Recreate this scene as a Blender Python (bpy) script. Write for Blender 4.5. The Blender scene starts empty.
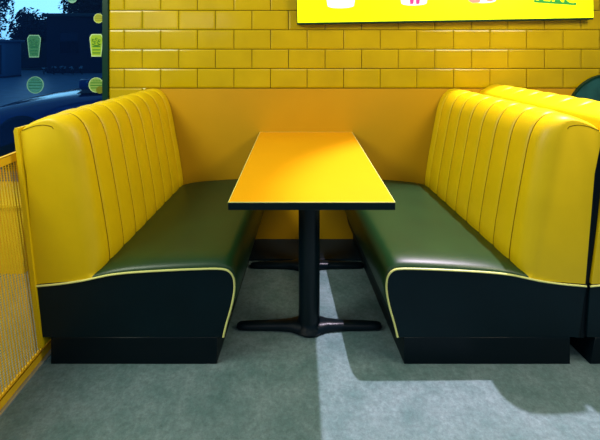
import bpy, bmesh, math, random
from mathutils import Vector, Matrix
random.seed(7)
S = bpy.context.scene
COL = S.collection

# ------------------------------------------------------------------ camera
FPX = 388.0
cam = bpy.data.cameras.new('camera')
cam.sensor_fit = 'HORIZONTAL'; cam.sensor_width = 36.0
cam.lens = 36.0 * FPX / 600.0
cam.shift_y = -(220 - 46) / 600.0
cam.shift_x = (300 - 299) / 600.0
cam.clip_start = 0.05; cam.clip_end = 200
co = bpy.data.objects.new('camera', cam); COL.objects.link(co)
CX, CY, CZ = -0.048, -2.67, 1.335
co.location = (CX, CY, CZ); co.rotation_euler = (math.radians(90), 0, 0)
S.camera = co

# ------------------------------------------------------------------ world
w = bpy.data.worlds.new('sky'); S.world = w; w.use_nodes = True
nt = w.node_tree; nt.nodes.clear()
out = nt.nodes.new('ShaderNodeOutputWorld'); bg = nt.nodes.new('ShaderNodeBackground')
tc = nt.nodes.new('ShaderNodeTexCoord'); sep = nt.nodes.new('ShaderNodeSeparateXYZ'); rp = nt.nodes.new('ShaderNodeValToRGB')
nt.links.new(tc.outputs['Generated'], sep.inputs[0]); nt.links.new(sep.outputs['Z'], rp.inputs[0])
rp.color_ramp.elements[0].position = 0.02; rp.color_ramp.elements[0].color = (0.10, 0.30, 0.75, 1)
rp.color_ramp.elements[1].position = 0.5; rp.color_ramp.elements[1].color = (0.62, 0.80, 0.92, 1)
dt = nt.nodes.new('ShaderNodeVectorMath'); dt.operation = 'DOT_PRODUCT'; nt.links.new(tc.outputs['Generated'], dt.inputs[0])
dt.inputs[1].default_value = Vector((-0.66, 1.0, 0.17)).normalized()
cr_ = nt.nodes.new('ShaderNodeValToRGB'); nt.links.new(dt.outputs['Value'], cr_.inputs[0])      # a bank of sunlit cloud over the street
cr_.color_ramp.elements[0].position = 0.975; cr_.color_ramp.elements[0].color = (0, 0, 0, 1)
cr_.color_ramp.elements[1].position = 0.995; cr_.color_ramp.elements[1].color = (5.5, 5.0, 4.6, 1)
ad_ = nt.nodes.new('ShaderNodeMix'); ad_.data_type = 'RGBA'; ad_.blend_type = 'ADD'; ad_.inputs['Factor'].default_value = 1
nt.links.new(rp.outputs[0], ad_.inputs['A']); nt.links.new(cr_.outputs[0], ad_.inputs['B'])
nt.links.new(ad_.outputs['Result'], bg.inputs[0]); bg.inputs[1].default_value = 0.33
nt.links.new(bg.outputs[0], out.inputs[0])

# ------------------------------------------------------------------ lights
def spot(name, loc, target, power, size, col, angle=60, blend=0.6):
    l = bpy.data.lights.new(name, 'SPOT'); l.energy = power; l.shadow_soft_size = size; l.color = col
    l.spot_size = math.radians(angle); l.spot_blend = blend
    o = bpy.data.objects.new(name, l); COL.objects.link(o); o.location = loc
    o.rotation_euler = (Vector(target) - Vector(loc)).to_track_quat('-Z', 'Y').to_euler(); return o
def area(name, loc, target, power, sx, sy, col):
    l = bpy.data.lights.new(name, 'AREA'); l.shape = 'RECTANGLE'; l.size = sx; l.size_y = sy; l.energy = power; l.color = col
    o = bpy.data.objects.new(name, l); COL.objects.link(o); o.location = loc
    o.rotation_euler = (Vector(target) - Vector(loc)).to_track_quat('-Z', 'Y').to_euler(); return o
spot('high_lamp', (2.27, -0.02, 5.6), (0.85, -1.25, 0), 2150, 0.05, (0.97, 0.82, 1.0), 26, 0.4)
area('fill_light', (1.9, -1.5, 2.35), (-1.0, -0.8, 0.6), 44, 1.2, 0.7, (1.0, 0.87, 0.62))  # added warm fill out of view, brightens the left backrest
area('fill_light', (-1.9, -1.6, 2.35), (1.0, -0.8, 0.6), 46, 1.2, 0.7, (0.95, 1.0, 0.82))  # added cooler fill out of view, brightens the right backrest
area('fill_light', (0.2, -3.6, 2.8), (0.0, -0.5, 0.7), 9, 1.6, 0.8, (1.0, 0.97, 0.88))  # added weak fill from the front, no fixture there
area('wall_lamp', (-2.2, -4.0, 1.77), (-2.2, 0.0, 1.5), 7.0, 1.9, 0.07, (1.0, 0.85, 0.6))

vs = S.view_settings
vs.view_transform = 'Standard'; vs.look = 'None'; vs.gamma = 1.0; vs.exposure = 0.0; vs.use_curve_mapping = False

# ------------------------------------------------------------------ materials
def mat(name, col, rough=0.5, spec=0.5, metal=0.0, noise=None, bump=None, coat=0.0, sheen=0.0, emit=None):
    """noise=(scale, amount); bump=(scale, strength)"""
    m = bpy.data.materials.new(name); m.use_nodes = True
    t = m.node_tree; b = t.nodes['Principled BSDF']
    b.inputs['Roughness'].default_value = rough; b.inputs['Metallic'].default_value = metal
    b.inputs['Specular IOR Level'].default_value = spec; b.inputs['Coat Weight'].default_value = coat
    b.inputs['Base Color'].default_value = (*col, 1)
    tcn = t.nodes.new('ShaderNodeTexCoord')
    sc, am = noise or (12.0, 0.06)
    n = t.nodes.new('ShaderNodeTexNoise'); n.inputs['Scale'].default_value = sc; n.inputs['Detail'].default_value = 5
    t.links.new(tcn.outputs['Object'], n.inputs['Vector'])
    r = t.nodes.new('ShaderNodeValToRGB')
    r.color_ramp.elements[0].position = 0.3; r.color_ramp.elements[1].position = 0.7
    r.color_ramp.elements[0].color = (*[c * (1 - am) for c in col], 1)
    r.color_ramp.elements[1].color = (*[min(1, c * (1 + am)) for c in col], 1)
    t.links.new(n.outputs['Fac'], r.inputs[0]); t.links.new(r.outputs[0], b.inputs['Base Color'])
    if bump:
        n2 = t.nodes.new('ShaderNodeTexNoise'); n2.inputs['Scale'].default_value = bump[0]; n2.inputs['Detail'].default_value = 3
        t.links.new(tcn.outputs['Object'], n2.inputs['Vector'])
        bp = t.nodes.new('ShaderNodeBump'); bp.inputs['Strength'].default_value = bump[1]; bp.inputs['Distance'].default_value = 0.002
        t.links.new(n2.outputs['Fac'], bp.inputs['Height']); t.links.new(bp.outputs[0], b.inputs['Normal'])
    if emit:
        b.inputs['Emission Color'].default_value = (*emit[0], 1); b.inputs['Emission Strength'].default_value = emit[1]
    return m

YEL = mat('yellow_leatherette', (0.76, 0.52, 0.002), 0.42, 0.3, noise=(6, 0.05), bump=(260, 0.10))
YEDGE = mat('yellow_piping', (0.78, 0.62, 0.06), 0.45)
SEAM = mat('shaded_stitching', (0.20, 0.115, 0.002), 0.7, 0.1)  # dark yellow with seam shade in the colour; also on the cap seam
PALE = mat('pale_piping', (0.80, 0.80, 0.25), 0.4)
SEAT = mat('green_black_leatherette', (0.011, 0.048, 0.012), 0.38, 0.42, noise=(5, 0.12), bump=(220, 0.10))
BODY = mat('blue_black_leatherette', (0.001, 0.010, 0.015), 0.5, 0.15, noise=(5, 0.15), bump=(220, 0.08))
PLINTH = mat('black_laminate', (0.001, 0.006, 0.010), 0.4, 0.15)
TOP = mat('yellow_laminate', (0.80, 0.365, 0.002), 0.5, 0.2, noise=(3, 0.03))
EDGE = mat('black_edge_band', (0.001, 0.008, 0.010), 0.4, 0.2)
IRON = mat('black_cast_iron', (0.001, 0.006, 0.010), 0.3, 0.25, bump=(300, 0.15))
DADO = mat('mustard_laminate', (0.56, 0.30, 0.003), 0.45, 0.3, noise=(2.5, 0.05))
TILE = mat('yellow_glazed_tile', (0.54, 0.375, 0.001), 0.17, 0.28, noise=(4, 0.10), bump=(9, 0.15))
GROUT = mat('dark_grout', (0.085, 0.075, 0.01), 0.9, 0.1)
GREEN = mat('dark_green_paint', (0.003, 0.035, 0.018), 0.45, 0.2)
MESHY = mat('yellow_powder_coat', (0.85, 0.50, 0.01), 0.45, 0.3)
SILL = mat('yellow_painted_board', (0.9, 0.62, 0.01), 0.5, 0.3)
SILVER = mat('silver_strip', (0.6, 0.62, 0.6), 0.35, 0.5, 0.7)
STEEL = mat('dull_steel', (0.30, 0.32, 0.33), 0.4, 0.5, 0.8)
TEAL = mat('teal_felt', (0.012, 0.085, 0.085), 0.7, 0.3, noise=(14, 0.3), bump=(60, 0.3))

def floor_mat():
    m = bpy.data.materials.new('grey_vinyl_floor'); m.use_nodes = True
    t = m.node_tree; b = t.nodes['Principled BSDF']; tcn = t.nodes.new('ShaderNodeTexCoord')
    def nz(sc, det, ro):
        n = t.nodes.new('ShaderNodeTexNoise'); n.inputs['Scale'].default_value = sc; n.inputs['Detail'].default_value = det
        n.inputs['Roughness'].default_value = ro; t.links.new(tcn.outputs['Object'], n.inputs['Vector']); return n
    def ramp(a, b_, pa, pb, src):
        r = t.nodes.new('ShaderNodeValToRGB'); e = r.color_ramp.elements
        e[0].position = pa; e[1].position = pb; e[0].color = (*a, 1); e[1].color = (*b_, 1)
        t.links.new(src, r.inputs[0]); return r
    r1 = ramp((0.070, 0.140, 0.142), (0.175, 0.245, 0.262), 0.3, 0.72, nz(7, 8, 0.7).outputs['Fac'])
    r2 = ramp((0.55, 0.55, 0.55), (1.4, 1.4, 1.4), 0.30, 0.70, nz(48, 8, 0.85).outputs['Fac'])
    mx = t.nodes.new('ShaderNodeMix'); mx.data_type = 'RGBA'; mx.blend_type = 'MULTIPLY'; mx.inputs['Factor'].default_value = 1
    t.links.new(r1.outputs[0], mx.inputs['A']); t.links.new(r2.outputs[0], mx.inputs['B'])
    # straight scuffs and pale flecks
    v = t.nodes.new('ShaderNodeTexVoronoi'); v.inputs['Scale'].default_value = 60; t.links.new(tcn.outputs['Object'], v.inputs['Vector'])
    r3 = ramp((0.32, 0.38, 0.37), (0, 0, 0), 0.02, 0.10, v.outputs['Distance'])
    ad = t.nodes.new('ShaderNodeMix'); ad.data_type = 'RGBA'; ad.blend_type = 'ADD'; ad.inputs['Factor'].default_value = 0.25
    t.links.new(mx.outputs['Result'], ad.inputs['A']); t.links.new(r3.outputs[0], ad.inputs['B'])
    t.links.new(ad.outputs['Result'], b.inputs['Base Color'])
    b.inputs['Roughness'].default_value = 0.48; b.inputs['Specular IOR Level'].default_value = 0.35
    bp = t.nodes.new('ShaderNodeBump'); bp.inputs['Strength'].default_value = 0.15; bp.inputs['Distance'].default_value = 0.001
    t.links.new(nz(160, 3, 0.6).outputs['Fac'], bp.inputs['Height']); t.links.new(bp.outputs[0], b.inputs['Normal'])
    return m
FLOOR = floor_mat()

def film(name, col, alpha, rough=0.5):
    m = mat(name, col, rough, 0.3); b = m.node_tree.nodes['Principled BSDF']; b.inputs['Alpha'].default_value = alpha; return m

def glass_mat():
    m = bpy.data.materials.new('tinted_shopfront_glass'); m.use_nodes = True
    t = m.node_tree; t.nodes.clear(); o = t.nodes.new('ShaderNodeOutputMaterial')
    tr = t.nodes.new('ShaderNodeBsdfTransparent'); tr.inputs[0].default_value = (0.45, 0.78, 1.0, 1)
    gl = t.nodes.new('ShaderNodeBsdfGlossy'); gl.inputs['Roughness'].default_value = 0.02; gl.inputs[0].default_value = (0.6, 0.8, 1, 1)
    fr = t.nodes.new('ShaderNodeFresnel'); fr.inputs[0].default_value = 1.45
    mx = t.nodes.new('ShaderNodeMixShader')
    t.links.new(fr.outputs[0], mx.inputs[0]); t.links.new(tr.outputs[0], mx.inputs[1]); t.links.new(gl.outputs[0], mx.inputs[2])
    t.links.new(mx.outputs[0], o.inputs[0]); return m
GLASS = glass_mat()

# ------------------------------------------------------------------ helpers
def obj(name, bm, m, parent=None, smooth=True, angle=40, loc=None):
    bmesh.ops.recalc_face_normals(bm, faces=bm.faces)
    me = bpy.data.meshes.new(name); bm.to_mesh(me); bm.free()
    for k in (m if isinstance(m, (list, tuple)) else [m]): me.materials.append(k)
    if smooth:
        for p in me.polygons: p.use_smooth = True
        try: me.set_sharp_from_angle(angle=math.radians(angle))
        except Exception: pass
    o = bpy.data.objects.new(name, me); COL.objects.link(o)
    if parent: o.parent = parent
    if loc: o.location = loc
    return o
def empty(name, loc, rz=0):
    o = bpy.data.objects.new(name, None); COL.objects.link(o); o.empty_display_size = 0.1
    o.location = loc; o.rotation_euler = (0, 0, rz); return o
def tag(o, label=None, cat=None, group=None, kind=None):
    if label: o['label'] = label
    if cat: o['category'] = cat
    if group: o['group'] = group
    if kind: o['kind'] = kind
    return o
def box(bm, x0, x1, y0, y1, z0, z1, bev=0.0, seg=2):
    c = Vector(((x0 + x1) / 2, (y0 + y1) / 2, (z0 + z1) / 2))
    r = bmesh.ops.create_cube(bm, size=1)
    bmesh.ops.scale(bm, vec=(abs(x1 - x0), abs(y1 - y0), abs(z1 - z0)), verts=r['verts'])
    bmesh.ops.translate(bm, vec=c, verts=r['verts'])
    if bev:
        es = list({e for v in r['verts'] for e in v.link_edges})
        bmesh.ops.bevel(bm, geom=es, offset=bev, segments=seg, affect='EDGES', profile=0.5)
    return bm
def prism(bm, pts, y0, y1):
    """closed outline in (x, z), extruded along y"""
    a = [bm.verts.new((x, y0, z)) for x, z in pts]; b = [bm.verts.new((x, y1, z)) for x, z in pts]
    n = len(pts)
    fa = bm.faces.new(a); fb = bm.faces.new(b[::-1])
    for i in range(n): bm.faces.new((a[i], b[i], b[(i + 1) % n], a[(i + 1) % n]))
    return fa, fb
def tube(bm, pts, r, n=8, cap=True):
    pts = [Vector(p) for p in pts]; rings = []
    for i, p in enumerate(pts):
        d = (pts[min(i + 1, len(pts) - 1)] - pts[max(i - 1, 0)]).normalized()
        up = Vector((0, 1, 0)) if abs(d.y) < 0.9 else Vector((0, 0, 1))
        u = d.cross(up).normalized(); v = d.cross(u)
        rings.append([bm.verts.new(p + (u * math.cos(2 * math.pi * k / n) + v * math.sin(2 * math.pi * k / n)) * r) for k in range(n)])
    for a, b in zip(rings, rings[1:]):
        for k in range(n): bm.faces.new((a[k], a[(k + 1) % n], b[(k + 1) % n], b[k]))
    if cap: bm.faces.new(rings[0][::-1]); bm.faces.new(rings[-1])
def lathe(bm, prof, n=32, c=(0, 0, 0), sx=1, sy=1):
    rings = [[bm.verts.new((c[0] + sx * r * math.cos(2 * math.pi * k / n), c[1] + sy * r * math.sin(2 * math.pi * k / n), c[2] + z)) for k in range(n)] for r, z in prof]
    for a, b in zip(rings, rings[1:]):
        for k in range(n): bm.faces.new((a[k], a[(k + 1) % n], b[(k + 1) % n], b[k]))
    bm.faces.new(rings[0][::-1]); bm.faces.new(rings[-1])
def catmull(pts, sub=6):
    P = [Vector(p) for p in pts]; out_ = []
    for i in range(len(P) - 1):
        p0 = P[max(i - 1, 0)]; p1 = P[i]; p2 = P[i + 1]; p3 = P[min(i + 2, len(P) - 1)]
        for k in range(sub):
            t = k / sub
            out_.append(0.5 * ((2 * p1) + (-p0 + p2) * t + (2 * p0 - 5 * p1 + 4 * p2 - p3) * t * t + (-p0 + 3 * p1 - 3 * p2 + p3) * t ** 3))
    out_.append(P[-1]); return out_

# ------------------------------------------------------------------ room shell
XL, XR, YF = -4.0, 4.2, -3.6
bm = bmesh.new(); box(bm, XL, XR, YF, 0.12, -0.08, 0.0)
tag(obj('floor', bm, FLOOR, smooth=False), 'mottled grey green vinyl floor', kind='structure')

WX0 = -1.356            # left end of the tiled wall
DZ = 1.046              # top of the laminate dado
TH, TW = 0.1335, 0.2520
bm = bmesh.new()        # wall core in grout
box(bm, WX0, XR, 0.010, 0.14, 0.0, 2.75)
for f in bm.faces: f.material_index = 1
def tile(bm, x0, x1, z0, z1):
    g = 0.0022; b = 0.010; y0 = 0.010; y1 = 0.0028; y2 = 0.0
    x0 += g; x1 -= g; z0 += g; z1 -= g
    if x1 - x0 < 0.03: b = (x1 - x0) * 0.3
    R = []
    for (d, y) in ((0, y0), (0, y1), (b, y2)):
        R.append([bm.verts.new(p) for p in ((x0 + d, y, z0 + d), (x1 - d, y, z0 + d), (x1 - d, y, z1 - d), (x0 + d, y, z1 - d))])
    for a, c in zip(R, R[1:]):
        for k in range(4): bm.faces.new((a[k], a[(k + 1) % 4], c[(k + 1) % 4], c[k]))
    bm.faces.new(R[-1])
# one joint seen at x = 182 px (+37.4 n) in the first row under the picture
row = -4; z = DZ - 4 * TH; DX = -1.10
while z < 2.70:
    # anchor joints: rows alternate; measured on the photo
    anchor = (124 - 299) / 145.3 + CX if row % 2 == 0 else (142 - 299) / 145.3 + CX
    k = math.floor((WX0 - anchor) / TW)
    x = anchor + k * TW
    xe = XR if z > DZ - 0.01 else DX
    while x < xe:
        a, b_ = max(x, WX0), min(x + TW, xe)
        if b_ - a > 0.02: tile(bm, a, b_, z, min(z + TH, 2.74))
        x += TW
    z += TH; row += 1
tag(obj('wall_back', bm, [TILE, GROUT], smooth=False), 'wall of glossy bevelled yellow metro tiles in running bond', kind='structure')
# laminate dado sheets with fine joints
JX = (526 - 299) / 145.3 + CX
n = 0
for a, b_ in ((DX, JX - 0.0015), (JX + 0.0015, XR)):
    bm = bmesh.new(); box(bm, a, b_, -0.006, 0.0095, 0.002, DZ - 0.004, 0.001, 1)
    n += 1
    tag(obj('trim_%d' % n, bm, DADO), 'mustard yellow laminate dado sheet under the tiles', kind='structure')
bm = bmesh.new(); box(bm, -0.385, 0.385, -0.262, -0.007, 0.0, 0.012, 0.003, 1)  # thin dark strip at the foot of the back wall
tag(obj('trim_3', bm, mat('dark_navy_strip', (0.006, 0.018, 0.030), 0.45, 0.3)), 'low dark strip on the floor along the back wall', kind='structure')

# window in the wall plane, left of the tiles
win = empty('window_1', (-2.7, 0.06, 0)); tag(win, 'tall shopfront window with dark green frame', kind='structure')
bm = bmesh.new()
def wb(x0, x1, y0, y1, z0, z1): box(bm, x0 + 2.7, x1 + 2.7, y0 - 0.06, y1 - 0.06, z0, z1, 0.003, 1)
wb(WX0 - 0.042, WX0 - 0.001, -0.012, 0.12, 0, 2.75)
wb(XL, XL + 0.05, -0.01, 0.12, 0, 2.75)
wb(XL + 0.05, WX0 - 0.042, -0.01, 0.12, 0, 0.09)
wb(XL + 0.05, WX0 - 0.042, -0.01, 0.12, 2.66, 2.75)
obj('window_frame', bm, GREEN, win)
bm = bmesh.new(); box(bm, XL + 0.05 + 2.7, WX0 - 0.042 + 2.7, -0.004, 0.004, 0.09, 2.66)
obj('glass_pane', bm, GLASS, win, smooth=False)

# low yellow ledge box under the window
led = empty('window_ledge', (-2.8, -0.23, 0)); tag(led, 'low yellow boxed ledge under the window behind the perforated screen', 'ledge')
bm = bmesh.new(); box(bm, -1.1, 1.14, -0.17, 0.20, 0.0, 0.385, 0.004); obj('ledge_box', bm, SILL, led)
bm = bmesh.new(); box(bm, -1.12, 1.15, -0.185, 0.21, 0.386, 0.41, 0.006); obj('ledge_top', bm, SILL, led)

# ------------------------------------------------------------------ benches
L = 1.04
def body_profile():
    lip = [(0.366, 0.112), (0.352, 0.17), (0.333, 0.235), (0.321, 0.295), (0.319, 0.335), (0.326, 0.368), (0.345, 0.390),
           (0.375, 0.398), (0.45, 0.398), (0.60, 0.392), (0.75, 0.383), (0.84, 0.373), (0.90, 0.361), (0.96, 0.348), (1.05, 0.335), (1.158, 0.325)]
    return [(p.x, p.y) for p in catmull([(x, z, 0) for x, z in lip], 3)]
def ss(t): t = max(0, min(1, t)); return t * t * (3 - 2 * t)

def build_bench(yellow_back, tall=0.0, skew=0.0):
    """modelled as the right-hand bench: aisle towards -x, near end at y=-L, wall at y=0; origin on the floor"""
    root = empty('booth_bench', (0, 0, 0))
    P = body_profile()
    # carcass
    bm = bmesh.new()
    poly = P + [(1.125, 0.112)]
    fa, fb = prism(bm, poly, -L, -0.012)
    obj('carcass', bm, BODY, root, angle=30)
    bm = bmesh.new(); box(bm, 0.393, 1.09, -L - 0.002, -0.02, 0.0, 0.1115, 0.002, 1); obj('plinth', bm, PLINTH, root)
    # seat cushion: crowned cover wrapped over the carcass
    bm = bmesh.new()
    Q = P[4:P.index(min(P, key=lambda p: abs(p[0] - 0.94) + (0 if p[1] > .3 else 9))) + 1]
    nrm = []
    for i in range(len(Q)):
        a = Q[max(i - 1, 0)]; b_ = Q[min(i + 1, len(Q) - 1)]
        d = Vector((b_[0] - a[0], b_[1] - a[1])).normalized(); nrm.append(Vector((-d.y, d.x)))
    ys = [0, .006, .014, .024, .04, .06, .09] + [.09 + k * .05 for k in range(1, 18)] + [L - 0.014]
    rows = []
    for d in ys:
        h = 0.0015 + 0.034 * math.sqrt(max(0, 1 - (1 - min(d / 0.09, 1)) ** 2))
        if d > L - 0.06: h -= 0.006
        r = []
        for i, (x, zz) in enumerate(Q):
            s = i / (len(Q) - 1)
            k = ss(s / 0.12) * (0.55 + 0.45 * math.sin(math.pi * min(1, s)))
            off = nrm[i] * h * k
            r.append(bm.verts.new((x + off.x * 0.5, -L + d, zz + off.y)))
        rows.append(r)
    for a, b_ in zip(rows, rows[1:]):
        for i in range(len(a) - 1): bm.faces.new((a[i], a[i + 1], b_[i + 1], b_[i]))
    # underside so that the cushion is a closed pad
    low = [[bm.verts.new((x - nrm[i].x * 0.004, y, zz - nrm[i].y * 0.004)) for i, (x, zz) in enumerate(Q)] for y in (-L + 0.001, -0.0145)]
    for i in range(len(Q) - 1):
        bm.faces.new((low[0][i], low[1][i], low[1][i + 1], low[0][i + 1]))
        bm.faces.new((rows[0][i], low[0][i], low[0][i + 1], rows[0][i + 1]))
        bm.faces.new((rows[-1][i], rows[-1][i + 1], low[1][i + 1], low[1][i]))
    obj('seat_cushion', bm, SEAT, root, angle=60)
    # piping along the near end of carcass
    bm = bmesh.new(); tube(bm, [(x, -L - 0.001, zz + 0.001) for x, zz in P], 0.0042, 8); obj('piping', bm, PALE, root)
    # backrest -------------------------------------------------
    T = 1.04 + tall
    prof = [(0.897, 0.352), (0.893, 0.40), (0.900, 0.47), (0.917, 0.58), (0.938, 0.70), (0.960, 0.82), (0.978, 0.91),
            (0.998, 0.968), (1.024, 1.008), (1.060, 1.034), (1.105, 1.040), (1.155, 1.026), (1.200, 1.006), (1.219, 0.988), (1.226, 0.955)]
    prof = [(p.x, p.y if p.y < 0.5 else 0.5 + (p.y - 0.5) * (T - 0.5) / 0.54) for p in catmull([(x, z, 0) for x, z in prof], 4)]
    ends = [0.10 + 0.125 * k for k in range(8)]
    def outer(zz): return 1.158 + (zz - 0.326) * (1.214 - 1.158) / (0.99 - 0.326)
    ds = set()
    for e in ends:
        for q in (-.05, -.035, -.02, -.011, -.007, -.0045, -.0022, 0, .0022, .0045, .007, .011, .02, .035, .05): ds.add(round(e + q, 4))
    for q in (0, .002, .006, .012, .020, .030, .042, .05): ds.add(q)
    ds = sorted(d for d in ds if 0 <= d <= L - 0.012) + [L - 0.012]
    N = len(prof); bm = bmesh.new(); rows = []; nv = []
    for i in range(N):
        a = prof[max(i - 1, 0)]; b_ = prof[min(i + 1, N - 1)]
        d = Vector((b_[0] - a[0], b_[1] - a[1])).normalized(); nv.append(Vector((-d.y, d.x)))
    for d in ds:
        R = 0.060; dd = min(d, R); rr = R - math.sqrt(max(0, R * R - (R - dd) ** 2))
        dn = min([abs(d - e) for e in ends])
        left = max([e for e in ends if e <= d], default=None); right = min([e for e in ends if e > d], default=None)
        if left is None: g = -0.005 * math.exp(-(dn / 0.007) ** 2)
        else:
            ww = 0.125; s = (d - left) / ww if right else min(1, (d - left) / ww)
            g = 0.005 * (math.sin(math.pi * s) if 0 < s < 1 else 0) - 0.005 * math.exp(-(dn / 0.007) ** 2)
        r = []
        for i, (x, zz) in enumerate(prof):
            s = i / (N - 1)
            fade = ss(s / 0.06) * (1 - ss((s - 0.74) / 0.10))       # seams run over the top front and stop at the cap
            off = nv[i] * (g * fade)
            # rounded near corner pulls the front face back and the top down
            q = -rr * (1 - 0.72 * ss((s - 0.40) / 0.40)) * (1 - ss((s - 0.9) / 0.1)) * ss(s / 0.06 + 0.3)
            r.append(bm.verts.new((x + off.x + nv[i].x * q, -L + d, zz + off.y + nv[i].y * q)))
        # down the outer side to the base
        for zz in (0.80, 0.55, 0.335): r.append(bm.verts.new((outer(zz) - 0.004, -L + d, zz)))
        rows.append(r)
    for a, b_ in zip(rows, rows[1:]):
        for i in range(len(a) - 1): bm.faces.new((a[i], a[i + 1], b_[i + 1], b_[i]))
        bm.faces.new((a[-1], a[0], b_[0], b_[-1]))
    bm.faces.new(rows[0][::-1]); bm.faces.new(rows[-1])
    obj('backrest', bm, YEL, root, angle=55)
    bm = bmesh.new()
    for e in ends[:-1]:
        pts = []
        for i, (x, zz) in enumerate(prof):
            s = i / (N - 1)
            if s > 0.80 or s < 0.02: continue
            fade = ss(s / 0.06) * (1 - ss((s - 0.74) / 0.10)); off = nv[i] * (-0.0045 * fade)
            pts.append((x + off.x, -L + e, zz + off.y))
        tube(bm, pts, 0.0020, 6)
    obj('seam_shade_lines', bm, SEAM, root)  # dark tubes paint the shade in the seam grooves
    # cap seam on the near end
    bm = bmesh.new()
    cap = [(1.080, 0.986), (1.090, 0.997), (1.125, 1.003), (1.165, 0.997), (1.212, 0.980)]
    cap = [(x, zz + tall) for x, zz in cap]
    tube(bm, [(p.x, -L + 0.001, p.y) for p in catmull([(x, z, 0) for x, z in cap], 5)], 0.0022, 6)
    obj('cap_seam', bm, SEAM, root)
    # outer back board
    bm = bmesh.new()
    z0 = 0.072 if yellow_back else 0.10
    xo = lambda zz: 1.121 + (zz - 0.072) * (1.222 - 1.121) / (0.99 - 0.072)
    t = 0.0175
    pts = [(xo(z0), z0), (xo(z0) + t, z0), (xo(0.93) + t, 0.93), (xo(0.93), 0.93)]
    if yellow_back:
        pts = [(xo(z0), z0), (xo(z0) + t, z0), (xo(0.99) + t, 0.980), (xo(0.99) + t - 0.005, 0.992), (xo(0.99) + 0.002, 0.992), (xo(0.90), 0.90)]
    prism(bm, pts, -L - (0.010 if yellow_back else -0.012), -0.012)
    tag(obj('back_board', bm, YEL if yellow_back else PLINTH, root, angle=20), 'yellow back board' if yellow_back else 'black back board')
    for ch in root.children:            # the bench runs slightly towards the table at its wall end
        for v in ch.data.vertices: v.co.x -= skew * (v.co.y + L)
    return root
def copy_tree(o, parent=None, linkmesh=True):
    c = o.copy(); COL.objects.link(c); c.parent = parent
    for ch in list(o.children): copy_tree(ch, c)
    return c
b_right = build_bench(False, 0.0, 0.072)
tag(b_right, 'yellow and black booth bench right of the table, its back towards the neighbouring booth', 'bench', 'channel-backed booth benches')
def mirror(root):
    for ch in root.children:
        me = ch.data
        for v in me.vertices: v.co.x = -v.co.x
        me.flip_normals()
    return root
b_left = mirror(build_bench(True, 0.0, 0.045))
tag(b_left, 'yellow and black booth bench left of the table, beside the perforated screen', 'bench', 'channel-backed booth benches')
b_n = mirror(build_bench(False, 0.03, -0.072)); b_n.location = (2.480, 0, 0)
for ch in b_n.children:              # its back leans along the back of the bench next to it
    for v in ch.data.vertices:
        k = max(0, min(1, (-v.co.x - 0.80) / 0.25))
        v.co.x -= 2 * 0.11 * max(0, 0.99 - v.co.z) * k
tag(b_n, 'partly seen booth bench at the right edge, back to back with its neighbour', 'bench', 'channel-backed booth benches')

# ------------------------------------------------------------------ table
tb = empty('dining_table', (0, -0.6, 0)); tag(tb, 'narrow table with plain yellow top and black edge between the two booth benches', 'table')
bm = bmesh.new(); box(bm, -0.314, 0.314, -0.600, 0.590, 0.742, 0.7445); 
obj('tabletop', bm, TOP, tb, smooth=False)
bm = bmesh.new(); box(bm, -0.3165, 0.3165, -0.6025, 0.5925, 0.714, 0.7418, 0.0015, 1); obj('table_edge', bm, EDGE, tb)
bm = bmesh.new()  # pale strips paint the highlight along the table edge
for a in ((-0.3165, -0.3142, -0.6025, 0.5925), (0.3142, 0.3165, -0.6025, 0.5925), (-0.3142, 0.3142, -0.6025, -0.6002), (-0.3142, 0.3142, 0.5902, 0.5925)):
    box(bm, a[0], a[1], a[2], a[3], 0.742, 0.7446)
tag(obj('edge_highlight', bm, PALE, tb, smooth=False), 'thin pale line painting the highlight along the table edge')
for yb in (-0.235, 0.27):
    bs = obj('table_base', (lambda b: (lathe(b, [(0.070, 0.006), (0.072, 0.014), (0.064, 0.026), (0.055, 0.036), (0.051, 0.050), (0.050, 0.085)], 32, (0, yb, 0), 1.0, 0.95), b)[1])(bmesh.new()), IRON, tb)
    bm = bmesh.new()                # tapering foot bar with rounded ends
    st = [(-0.340, .012, .010, .022), (-0.330, .019, .007, .027), (-0.30, .022, .006, .030), (-0.15, .025, .006, .034), (-0.085, .032, .006, .038), (-0.05, .048, .005, .042),
          (0.05, .048, .005, .042), (0.085, .032, .006, .038), (0.15, .025, .006, .034), (0.30, .022, .006, .030), (0.330, .019, .007, .027), (0.340, .012, .010, .022)]
    rings = []
    for x, hw, zb, zt in st:
        rings.append([bm.verts.new((x, yb + hw * cx_, zb + (zt - zb) * cz_)) for cx_, cz_ in ((-1, 0), (-1, .45), (-.82, .8), (-.45, 1), (.45, 1), (.82, .8), (1, .45), (1, 0))])
    for a, b_ in zip(rings, rings[1:]):
        for k in range(8): bm.faces.new((a[k], a[(k + 1) % 8], b_[(k + 1) % 8], b_[k]))
    bm.faces.new(rings[0][::-1]); bm.faces.new(rings[-1])
    obj('foot_bar', bm, IRON, bs)
    for sx in (-1, 1):
        bm = bmesh.new(); lathe(bm, [(0.012, 0.0), (0.014, 0.003), (0.010, 0.013)], 14, (sx * 0.315, yb, 0)); obj('levelling_foot', bm, PLINTH, bs)
    bm = bmesh.new(); lathe(bm, [(0.050, 0.05), (0.050, 0.70), (0.055, 0.705), (0.055, 0.7105)], 32, (0, yb, 0)); obj('column', bm, IRON, tb)
    bm = bmesh.new(); box(bm, -0.24, 0.24, yb - 0.028, yb + 0.028, 0.7045, 0.7138, 0.002, 1); box(bm, -0.028, 0.028, yb - 0.12, yb + 0.12, 0.7040, 0.7136, 0.002, 1)
    obj('mounting_plate', bm, IRON, tb)

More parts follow.
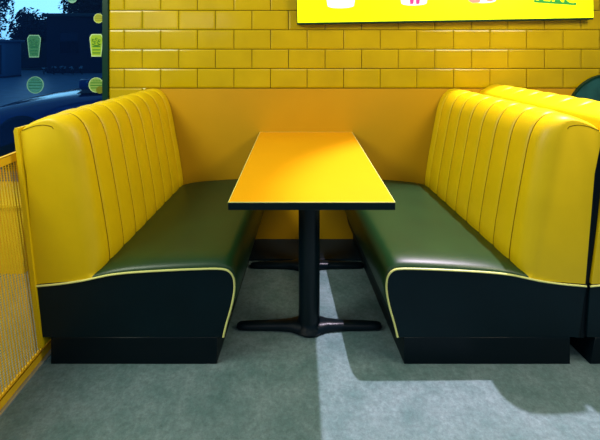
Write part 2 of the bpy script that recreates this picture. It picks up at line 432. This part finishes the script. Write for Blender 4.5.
# ------------------------------------------------------------------ perforated screen
sc = empty('metal_screen', (-1.2, -1.0, 0)); tag(sc, 'yellow perforated metal screen with rails beside the left booth bench', 'screen')
def sx_(zz): return -1.145 - 0.137 * zz - 0.0      # leaning line, world x at height zz
Y0, Y1 = -1.95, -0.03
def leanbox(bm, z0, z1, y0, y1, t, ox=0.0):
    v = []
    for zz in (z0, z1):
        for dx in (-t / 2, t / 2):
            for y in (y0, y1): v.append(bm.verts.new((sx_(zz) + 1.2 + dx + ox, y + 1.0, zz)))
    for f in ((0, 1, 3, 2), (4, 5, 7, 6), (0, 1, 5, 4), (2, 3, 7, 6), (0, 2, 6, 4), (1, 3, 7, 5)): bm.faces.new([v[i] for i in f])
bm = bmesh.new(); leanbox(bm, 0.845, 0.880, Y0, Y1, 0.022); bmesh.ops.bevel(bm, geom=bm.edges[:], offset=.003, segments=2, affect='EDGES'); obj('top_rail', bm, MESHY, sc)
bm = bmesh.new(); leanbox(bm, 0.006, 0.040, Y0, Y1, 0.022); bmesh.ops.bevel(bm, geom=bm.edges[:], offset=.003, segments=2, affect='EDGES'); obj('bottom_rail', bm, MESHY, sc)
bm = bmesh.new(); leanbox(bm, 0.0, 0.005, Y0, Y1, 0.036, 0.004); tag(obj('floor_strip', bm, SILVER, sc, smooth=False), 'thin silver strip on the floor')
for y in (Y0 + .012, Y1 - .012):
    bm = bmesh.new(); leanbox(bm, 0.040, 0.845, y - .012, y + .012, 0.020); obj('post', bm, MESHY, sc)
bm = bmesh.new()                     # expanded metal: staggered slot cells
ph, pw = 0.0095, 0.0150
nz_ = int((0.845 - 0.040) / ph); ny_ = int(((-0.95) - Y0) / pw)
def strand(y0, z0, y1, z1, wd, t):
    d = Vector((0, y1 - y0, z1 - z0)); nn = Vector((0, -d.z, d.y)).normalized() * wd / 2
    vs_ = []
    for tx in (-t / 2, t / 2):
        for (yy, zz, s) in ((y0, z0, -1), (y0, z0, 1), (y1, z1, 1), (y1, z1, -1)):
            vs_.append(bm.verts.new((sx_(zz) + 1.2 + tx, yy + nn.y * s + 1.0, zz + nn.z * s)))
    bm.faces.new(vs_[:4]); bm.faces.new(vs_[4:][::-1])
    bm.faces.new((vs_[0], vs_[3], vs_[7], vs_[4])); bm.faces.new((vs_[1], vs_[2], vs_[6], vs_[5]))
for j in range(ny_ + 1):
    yy = Y0 + .012 + j * pw
    strand(yy, 0.040, yy, 0.845, 0.0050, 0.0016)
    for i in range(nz_):
        zz = 0.040 + i * ph + (ph / 2 if j % 2 else 0)
        strand(yy, zz, yy + pw, zz + 0.0030, 0.0024, 0.0012)
obj('perforated_sheet', bm, MESHY, sc, smooth=False)

# ------------------------------------------------------------------ illuminated picture sign
sg = empty('menu_sign', ((297 - 299) * 2.61 / 388 + CX, -0.008, 1.335 + 23.2 * 2.61 / 388)); sg.rotation_euler = (0, math.radians(-1.0), 0)
tag(sg, 'glowing bright yellow picture sign with white cups on the tiled wall', 'sign')
SW, SH = 2.00, 0.62
bm = bmesh.new(); box(bm, 0, SW, -0.046, 0.0, -0.012, SH, 0.002, 1); obj('sign_frame', bm, GREEN, sg)  # sign body; its dark lower edge also paints the shade band beneath
FACE = mat('lit_yellow_face', (0.75, 0.85, 0.0), 0.5, 0.2, emit=((0.88, 0.98, 0.0), 0.95))
EW = mat('lit_white_print', (0.8, 0.8, 0.8), 0.5, 0.2, emit=((0.95, 0.97, 1.0), 1.0))
EM = mat('lit_magenta_print', (0.5, 0.05, 0.2), 0.5, 0.2, emit=((0.75, 0.03, 0.25), 0.8))
ER = mat('lit_coral_print', (0.7, 0.2, 0.15), 0.5, 0.2, emit=((0.95, 0.30, 0.22), 0.85))
EG = mat('lit_green_print', (0.02, 0.25, 0.03), 0.5, 0.2, emit=((0.04, 0.30, 0.05), 0.7))
fc = obj('lit_face', (lambda b: box(b, 0.004, SW - 0.004, -0.050, -0.0465, 0.0, SH - 0.006))(bmesh.new()), FACE, sg, smooth=False)
def flat(name, pts, m, par, y, t=0.0008):
    bm = bmesh.new(); prism(bm, pts, y - t, y); return obj(name, bm, m, par, smooth=False)
def sgx(px): return (px - 297) * 2.62 / 388
def sgz(px, py): return (46 - py) * 2.62 / 388 - 23.2 * 2.61 / 388 - sgx(px) * math.tan(math.radians(1.0))
def cup_pts(px, wpx, py, h=0.26):
    x = sgx(px); wd = wpx / 2 * 2.62 / 388; zb = sgz(px, py); pts = []
    for k in range(9):
        a = math.pi + math.pi * k / 8; pts.append((x + wd * math.cos(a) * (0.85 + 0.15 * abs(math.sin(a))), zb + 0.022 + 0.022 * math.sin(a)))
    return pts + [(x + wd * 1.25, zb + h), (x - wd * 1.25, zb + h)]
flat('cup_print', cup_pts(341, 31, 8.3), EW, fc, -0.0502)
flat('cup_print', cup_pts(414, 30, 5.6), EW, fc, -0.0502)
for q in (410, 416): flat('magenta_print', [(sgx(q), sgz(q, 4.5)), (sgx(q + 3.5), sgz(q, 4.0)), (sgx(q + 5), sgz(q, -14)), (sgx(q - 1), sgz(q, -14))], EM, fc, -0.0512)
x0 = 469
flat('dessert_print', cup_pts(483, 30, 3.2), EW, fc, -0.0502)
flat('coral_print', [(sgx(468), sgz(468, 1)), (sgx(472), sgz(470, 3.4)), (sgx(479), sgz(470, 3.0)), (sgx(482), sgz(470, -2)), (sgx(470), sgz(470, -4))], ER, fc, -0.0512)
flat('coral_print', [(sgx(486), sgz(486, 1)), (sgx(490), sgz(486, 2.0)), (sgx(495), sgz(486, 0.0)), (sgx(493), sgz(486, -4)), (sgx(486), sgz(486, -3))], ER, fc, -0.0512)
def text(name, s, size, m, par, loc, ext, off, rot):
    c = bpy.data.curves.new(name, 'FONT'); c.body = s; c.size = size; c.extrude = ext; c.offset = off
    o = bpy.data.objects.new(name, c); COL.objects.link(o); o.parent = par; c.materials.append(m)
    bpy.context.view_layer.update()
    me = bpy.data.meshes.new_from_object(o); bpy.data.objects.remove(o); me.materials.clear(); me.materials.append(m)
    o = bpy.data.objects.new(name, me); COL.objects.link(o); o.parent = par
    o.location = loc; o.rotation_euler = (math.radians(90), rot, 0); return o
kt = math.tan(math.radians(4.8)); kw = sgx(575.5) - sgx(533.5)
kx0, kz0 = sgx(533.5), sgz(533.5, 2.6)
flat('word_ground', [(kx0, kz0), (kx0 + kw, kz0 - kw * kt), (kx0 + kw + .012, kz0 - kw * kt + .115), (kx0 + .012, kz0 + .115)], EG, fc, -0.0502)
text('word_letters', 'KING', 0.118, FACE, fc, (kx0 + .008, -0.0522, kz0 + .017), 0.0004, 0.0032, math.radians(4.8))

# teal disc on the wall at the right edge
dx, dz, R = (608.2 - 299) / 145.3 + CX, 1.335 - 71 / 145.3, 0.30
dc = empty('wall_disc', (dx, -0.0065, dz)); tag(dc, 'large round teal panel on the wall at the right edge, above the neighbouring bench', 'wall panel')
def disc(r, y0, y1, inner=None):
    bm = bmesh.new(); n_ = 64
    if inner is None: prof_ = [(r, 0), (r, (y0 - y1) * .7), (r - .006, y0 - y1)]; lathe(bm, prof_, n_)
    else:
        rs = [[bm.verts.new((rr * math.cos(2 * math.pi * k / n_), rr * math.sin(2 * math.pi * k / n_), h)) for k in range(n_)] for rr, h in ((r, 0), (r, y0 - y1), (inner, y0 - y1), (inner, 0))]
        for i in range(4):
            a, b_ = rs[i], rs[(i + 1) % 4]
            for k in range(n_): bm.faces.new((a[k], a[(k + 1) % n_], b_[(k + 1) % n_], b_[k]))
    bmesh.ops.rotate(bm, cent=(0, 0, 0), matrix=Matrix.Rotation(math.radians(90), 3, 'X'), verts=bm.verts); return bm
obj('felt_face', disc(R - .011, 0.018, 0), TEAL, dc); obj('rim', disc(R, 0.026, 0, R - .010), GREEN, dc)

# ------------------------------------------------------------------ stickers on the window glass
LIME = film('lime_print', (0.42, 0.62, 0.02), 0.9); LIMED = film('dark_green_print', (0.05, 0.25, 0.02), 0.95); LIMEP = film('pale_lime_print', (0.62, 0.85, 0.35), 0.95)
FA = film('faint_green_film', (0.10, 0.45, 0.22), 0.30); FB = film('faint_pale_film', (0.30, 0.65, 0.45), 0.55); FD = film('faint_dark_film', (0.02, 0.22, 0.12), 0.40)
OL = film('olive_print', (0.22, 0.24, 0.01), 0.95); YP = film('yellow_green_print', (0.50, 0.50, 0.02), 0.95)
def wpt(px, py): return ((px - 299) * (2.67 + 0.05) / 388 + CX, 0.0535, CZ - (py - 46) * (2.67 + 0.05) / 388)
K = 2.72 / 388
def cup_outline(w_, h_):
    return [(-w_ * .36, -h_), (w_ * .36, -h_), (w_ * .5, h_ * .55), (w_ * .5, h_ * .72), (w_ * .36, h_), (-w_ * .36, h_), (-w_ * .5, h_ * .72), (-w_ * .5, h_ * .55)]
def ring_bar(bm, pts, wd, y0, y1):
    n_ = len(pts)
    inn = [(x * (1 - wd), z * (1 - wd * .7)) for x, z in pts]
    for i in range(n_):
        prism(bm, [pts[i], pts[(i + 1) % n_], inn[(i + 1) % n_], inn[i]], y0, y1)
def cup_sticker(px, py, label, mats, part=True):
    r = empty('cup_sticker', wpt(px, py)); tag(r, label, 'sticker', 'cup shaped window stickers')
    w_, h_ = 13.6 * K, 11.3 * K
    flat('print_ground', [(x, z) for x, z in cup_outline(w_, h_)], mats[0], r, 0.0)
    bm = bmesh.new(); ring_bar(bm, cup_outline(w_, h_), .13, -0.0016, -0.0010); obj('outline', bm, mats[1], r, smooth=False)
    bm = bmesh.new()
    for q in (-.72, -.45, -.16): prism(bm, [(-w_ * .28, h_ * q), (w_ * .28, h_ * q), (w_ * .30, h_ * (q + .09)), (-w_ * .30, h_ * (q + .09))], -0.0016, -0.0010)
    tube(bm, [(-w_ * .30 + w_ * .6 * k / 10, -0.0012, h_ * (.12 - .14 * math.sin(math.pi * k / 10))) for k in range(11)], 0.0035, 5)
    for (ax, az) in ((-.24, .45), (.0, .55), (.22, .42), (-.1, .25), (.14, .24)):
        tube(bm, [(w_ * (ax + .07 * math.cos(t)), -0.0012, h_ * (az + .10 * math.sin(t))) for t in [k * 2 * math.pi / 8 for k in range(8)]], 0.0026, 5)
    obj('print_lines', bm, mats[2], r, smooth=False)
cup_sticker(96.2, 45.3, 'bright lime cup shaped sticker on the glass beside the window frame', (LIME, LIMEP, LIMED))
cup_sticker(33.8, 46.2, 'faint green cup shaped sticker on the glass, farther left than the bright one', (FA, FB, FD))
def disc_sticker(px, py, rpx, label, mats, lines=True, grp='round window stickers'):
    r = empty('round_sticker', wpt(px, py)); tag(r, label, 'sticker', grp); rr = rpx * K
    c = [(rr * math.cos(2 * math.pi * k / 28), rr * math.sin(2 * math.pi * k / 28)) for k in range(28)]
    flat('print_ground', c, mats[0], r, 0.0)
    bm = bmesh.new(); ring_bar(bm, c, .10, -0.0016, -0.0010); obj('outline', bm, mats[1], r, smooth=False)
    if lines:
        bm = bmesh.new()
        for q in (-.45, -.12, .22):
            hw = rr * math.sqrt(1 - q * q) * .78
            prism(bm, [(-hw, rr * q), (hw, rr * q), (hw, rr * (q + .12)), (-hw, rr * (q + .12))], -0.0016, -0.0010)
        for k in range(5): prism(bm, [(rr * (-.42 + .2 * k), rr * .45), (rr * (-.34 + .2 * k), rr * .45), (rr * (-.32 + .2 * k), rr * .7), (rr * (-.40 + .2 * k), rr * .7)], -0.0016, -0.0010)
        obj('print_lines', bm, mats[2], r, smooth=False)
    return r
disc_sticker(96.0, 85.0, 7.6, 'pale lime round sticker on the glass under the bright cup sticker', (film('lime_film', (0.40, 0.62, 0.12), 0.70), LIMEP, LIMED))
disc_sticker(35.0, 85.0, 8.6, 'faint pale round sticker on the glass under the faint cup sticker', (FA, FB, FD))
o_ = disc_sticker(99.8, 90.0, 3.7, 'small solid olive round sticker overlapping the lower edge of a larger one', (OL, OL, OL), False); o_.location.y -= 0.0022
disc_sticker(98.3, 18.3, 4.9, 'small yellow green round sticker above the bright cup sticker', (YP, LIMEP, OL))
disc_sticker(72.0, -1.5, 4.6, 'faint round sticker at the very top of the visible glass', (FB, FB, FD))

# ------------------------------------------------------------------ outdoors
ASPH = mat('asphalt', (0.12, 0.22, 0.36), 0.4, 0.4, noise=(3, 0.2), bump=(60, 0.3))
bm = bmesh.new(); box(bm, -30, 8, 0.121, 19.0, -0.10, -0.02)
tag(obj('ground', bm, ASPH, smooth=False), 'blue grey asphalt road outside the window', kind='structure')
bm = bmesh.new(); box(bm, -30, 8, 19.0, 60.0, -0.10, 0.08, .02, 1)
tag(obj('verge', bm, mat('verge_earth', (0.012, 0.03, 0.02), 0.9, noise=(2, .4)), smooth=False), 'dark planted verge beyond the road', kind='structure')

PAINT1 = mat('blue_car_paint', (0.010, 0.045, 0.17), 0.2, 0.6, 0.2, coat=0.8)
PAINT2 = mat('deep_blue_car_paint', (0.02, 0.09, 0.32), 0.25, 0.6, 0.2, coat=0.8)
CGL = mat('dark_car_glass', (0.004, 0.01, 0.02), 0.06, 0.6)
TYRE = mat('black_rubber', (0.006, 0.007, 0.01), 0.8, 0.2)
LAMP = mat('headlamp_glass', (0.75, 0.85, 0.95), 0.1, 0.8)
def car(loc, paint, label):
    """nose towards -x; origin at ground under the middle"""
    r = empty('parked_car', loc); tag(r, label, 'car', 'cars parked outside the window')
    Lc = 4.2; W = 0.86
    # stations: t along the length, lower z, shoulder z, hood/deck z at the centre line, half width
    stn = [(-2.10, .34, .50, .54, .50), (-2.05, .27, .57, .61, .66), (-1.92, .22, .64, .69, .76), (-1.7, .20, .70, .765, .82), (-1.3, .19, .775, .85, .85),
           (-.9, .19, .835, .905, .86), (-.6, .19, .87, .94, .86), (0, .19, .90, .95, .86), (.8, .19, .92, .97, .86), (1.4, .20, .93, .99, .84), (1.8, .22, .92, .98, .80), (2.02, .28, .88, .93, .72), (2.10, .36, .80, .84, .60)]
    bm = bmesh.new(); rings = []
    for x, zl, zs, zc, hw in stn:
        half = [(0, zl), (hw * .85, zl), (hw * .97, zl + .06), (hw, (zl + zs) / 2), (hw * .985, zs - .09), (hw * .93, zs - .02), (hw * .84, zs + .012), (hw * .5, zc - .01), (0, zc)]
        ring = [(y, z) for y, z in half] + [(-y, z) for y, z in half[-2:0:-1]]
        rings.append([bm.verts.new((x, y, z)) for y, z in ring])
    for a, b_ in zip(rings, rings[1:]):
        for k in range(len(a)): bm.faces.new((a[k], a[(k + 1) % len(a)], b_[(k + 1) % len(a)], b_[k]))
    bm.faces.new(rings[0][::-1]); bm.faces.new(rings[-1])
    o = obj('car_body', bm, paint, r, angle=50)
    m_ = o.modifiers.new('sub', 'SUBSURF'); m_.levels = 1; m_.render_levels = 2
    bm = bmesh.new(); rings = []
    for x, zb, zt, wb_, wt in ((-.78, .88, .90, .74, .70), (-.35, .90, 1.20, .77, .66), (-.02, .90, 1.40, .78, .61), (.6, .92, 1.45, .78, .60), (1.3, .94, 1.38, .77, .58), (1.75, .94, 1.20, .74, .60), (2.0, .92, .96, .66, .60)):
        rings.append([bm.verts.new((x, y, z)) for y, z in ((-wb_, zb), (-wt, zt - .03), (-wt * .8, zt), (wt * .8, zt), (wt, zt - .03), (wb_, zb))])
    for a, b_ in zip(rings, rings[1:]):
        for k in range(6):
            bm.faces.new((a[k], a[(k + 1) % 6], b_[(k + 1) % 6], b_[k]))
    bm.faces.new(rings[0][::-1]); bm.faces.new(rings[-1])
    obj('car_windows', bm, CGL, r, angle=30)
    bm = bmesh.new(); box(bm, -.05, 1.35, -.60, .60, 1.385, 1.47, .035, 3); obj('car_roof', bm, paint, r)
    for x in (-1.32, 1.30):
        for s in (-1, 1):
            bm = bmesh.new(); lathe(bm, [(.20, -.10), (.30, -.10), (.325, -.07), (.325, .07), (.30, .10), (.20, .10)], 32)
            bmesh.ops.rotate(bm, cent=(0, 0, 0), matrix=Matrix.Rotation(math.radians(90), 3, 'X'), verts=bm.verts)
            bmesh.ops.translate(bm, vec=(x, s * .77, .325), verts=bm.verts); wh = obj('wheel', bm, TYRE, r)
            bm = bmesh.new(); lathe(bm, [(.19, -.02), (.20, .0), (.06, .02)], 20)
            bmesh.ops.rotate(bm, cent=(0, 0, 0), matrix=Matrix.Rotation(math.radians(90), 3, 'X'), verts=bm.verts)
            bmesh.ops.translate(bm, vec=(x, s * .875, .325), verts=bm.verts); obj('hub_cap', bm, TYRE, wh)
    for s in (-1, 1):
        bm = bmesh.new(); bmesh.ops.create_uvsphere(bm, u_segments=20, v_segments=12, radius=1)
        bmesh.ops.scale(bm, vec=(.17, .12, .085), verts=bm.verts); bmesh.ops.translate(bm, vec=(-1.94, s * .68, .60), verts=bm.verts)
        obj('headlamp', bm, LAMP, r)
        bm = bmesh.new(); box(bm, -.62, -.50, s * .86, s * 1.0, .95, 1.06, .03, 3); obj('wing_mirror', bm, paint, r)
    return r
car((-1.75, 2.40, -0.075), PAINT1, 'blue car parked right outside the window, its bonnet seen through the glass')
car((-2.35, 5.9, -0.02), PAINT2, 'blue car farther away, its front just left of the window frame behind the nearer bonnet')

# dark low building, street cabinet, planting, trees
bl = empty('low_building', (-10.7, 16.6, 0.0)); tag(bl, 'dark flat roofed low building across the road', 'building')
DK = mat('dark_render', (0.010, 0.022, 0.045), 0.8, 0.2)
bm = bmesh.new(); box(bm, -1.9, 4.6, 0.0, 3.0, -0.02, 2.78, .02, 1); obj('wall', bm, DK, bl)
bm = bmesh.new(); box(bm, -2.05, 4.8, -0.15, 3.2, 2.79, 2.95, .02, 1); obj('roof', bm, mat('roof_edge', (0.012, 0.05, 0.06), 0.7), bl)
for x in (-1.2, 0.2, 1.6):
    bm = bmesh.new(); box(bm, x, x + .9, -0.03, 0.0, 1.0, 2.0, .01, 1); obj('window', bm, CGL, bl)
cb = empty('street_cabinet', (-12.75, 14.2, -0.02)); tag(cb, 'pale grey blue roadside kiosk at the left edge of the window view', 'kiosk')
KB = mat('kiosk_paint', (0.06, 0.14, 0.24), 0.5)
bm = bmesh.new(); box(bm, -1.6, .28, -.5, .5, 0.08, 1.52, .03); obj('kiosk_body', bm, KB, cb)
bm = bmesh.new(); box(bm, -1.7, .38, -.6, .6, 1.521, 1.62, .03); obj('kiosk_roof', bm, KB, cb)
bm = bmesh.new(); box(bm, -.5, .15, -.53, -.50, .15, 1.4, .01); obj('kiosk_door', bm, DK, cb)
bm = bmesh.new(); box(bm, -1.6, .28, -.5, .5, 0.0, .078, .01); obj('kiosk_base', bm, DK, cb)

def leaves(name, n_, center, rad, size, m, parent=None, density=None):
    bm = bmesh.new(); rnd = random.Random(len(name) + int(center[0] * 10))
    # clumps so that gaps of sky stay open
    cl = [Vector((rnd.gauss(0, .45), rnd.gauss(0, .45), rnd.gauss(0, .45))) for _ in range(max(6, n_ // 45))]
    for _ in range(n_):
        c = rnd.choice(cl); p = c + Vector((rnd.gauss(0, .16), rnd.gauss(0, .16), rnd.gauss(0, .16)))
        if p.length > 1.15: p = p * (1.15 / p.length)
        p = Vector((p.x * rad[0], p.y * rad[1], p.z * rad[2]))
        s = size * rnd.uniform(.6, 1.3)
        rot = Matrix.Rotation(rnd.uniform(0, 6.28), 3, 'Z') @ Matrix.Rotation(rnd.uniform(-1.4, 1.4), 3, 'X') @ Matrix.Rotation(rnd.uniform(0, 6.28), 3, 'Z')
        q = [bm.verts.new(p + rot @ Vector(v) * s) for v in ((-.5, 0, 0), (0, -.28, .05), (.5, 0, 0), (0, .28, .05))]
        bm.faces.new(q)
    return obj(name, bm, m, parent, smooth=False)
BARK = mat('bark', (0.03, 0.04, 0.05), 0.9)
PBARK = mat('pale_bark', (0.12, 0.22, 0.16), 0.8)
LEAF = [mat('leaf_blue_green', (0.012, 0.045, 0.07), 0.5, 0.4, noise=(1.5, .5)), mat('leaf_dark', (0.008, 0.03, 0.035), 0.5, 0.4, noise=(1.5, .5))]
def tree(x, y, h, cr, n_, label, k=0, bark=BARK):
    r = empty('tree', (x, y, 0.08)); tag(r, label, 'tree', 'trees across the road')
    bm = bmesh.new(); rnd = random.Random(int(x * 7))
    tr_ = catmull([(0, 0, 0), (.05, .1, h * .3), (-.08, 0, h * .6), (.05, 0, h * .9)], 4); tube(bm, tr_, .11, 8)
    obj('trunk', bm, bark, r)
    bm = bmesh.new()
    for _ in range(9):
        a = rnd.uniform(0, 6.28); z_ = rnd.uniform(.35, .8) * h
        tube(bm, [(0, 0, z_), (math.cos(a) * cr * .4, math.sin(a) * cr * .4, z_ + .3), (math.cos(a) * cr * .8, math.sin(a) * cr * .8, z_ + .9)], .03, 5)
    obj('branches', bm, bark, r)
    f = leaves('foliage', n_, (x, y, 0), (cr, cr, h * .47), .24, LEAF[k], r); f.location = (0, 0, h * .62)
tree(-19.8, 21.2, 6.6, 1.55, 11000, 'leafy tree across the road at the far left of the window view')
tree(-18.6, 24.6, 3.5, 1.25, 8000, 'shorter leafy tree across the road under the bright sky gap')
tree(-16.6, 28.0, 7.8, 1.55, 12000, 'tall pale trunked tree rising behind the low building', 1, PBARK)
tree(-13.4, 23.2, 7.0, 2.0, 14000, 'dark tree behind the low building next to the window frame', 1)
hd = empty('hedge', (-18.0, 19.5, 0.08)); tag(hd, 'dark clipped hedge along the far side of the road', 'hedge')
hf = leaves('hedge_foliage', 9000, (3, 0, 0), (3.9, .28, .70), .16, LEAF[1], hd); hf.location = (0, 0, .85)
bm = bmesh.new(); box(bm, -4.6, 4.6, -.25, .25, 0, 1.45, .1, 2); obj('hedge_core', bm, mat('hedge_wood', (0.004, 0.012, 0.014), 0.9), hd)
WF = mat('white_blossom', (0.35, 0.5, 0.6), 0.7)
for i, px in enumerate((44, 54, 63, 73, 82)):
    Y = 15.6; D = Y + 2.67; x = (px - 299) * D / 388 + CX
    s = empty('flowering_shrub', (x, Y, -0.02)); tag(s, ('leftmost', 'second from left', 'middle', 'second from right', 'rightmost')[i] + ' of the five small pale flowering shrubs before the dark low building', 'shrub', 'pale shrubs across the road')
    bm = bmesh.new()
    for k in range(5): tube(bm, [(0, 0, 0), (.04 * math.cos(k * 1.3), .04 * math.sin(k * 1.3), .14), (.10 * math.cos(k * 1.3), .10 * math.sin(k * 1.3), .30)], .008, 5)
    obj('stems', bm, BARK, s)
    a = leaves('shrub_leaves', 240, (x, 1, 0), (.15, .15, .18), .07, LEAF[0], s); a.location = (0, 0, .22)
    b_ = leaves('blossom', 60, (x, 2, 0), (.14, .14, .12), .06, WF, s); b_.location = (0, -.05, .32)
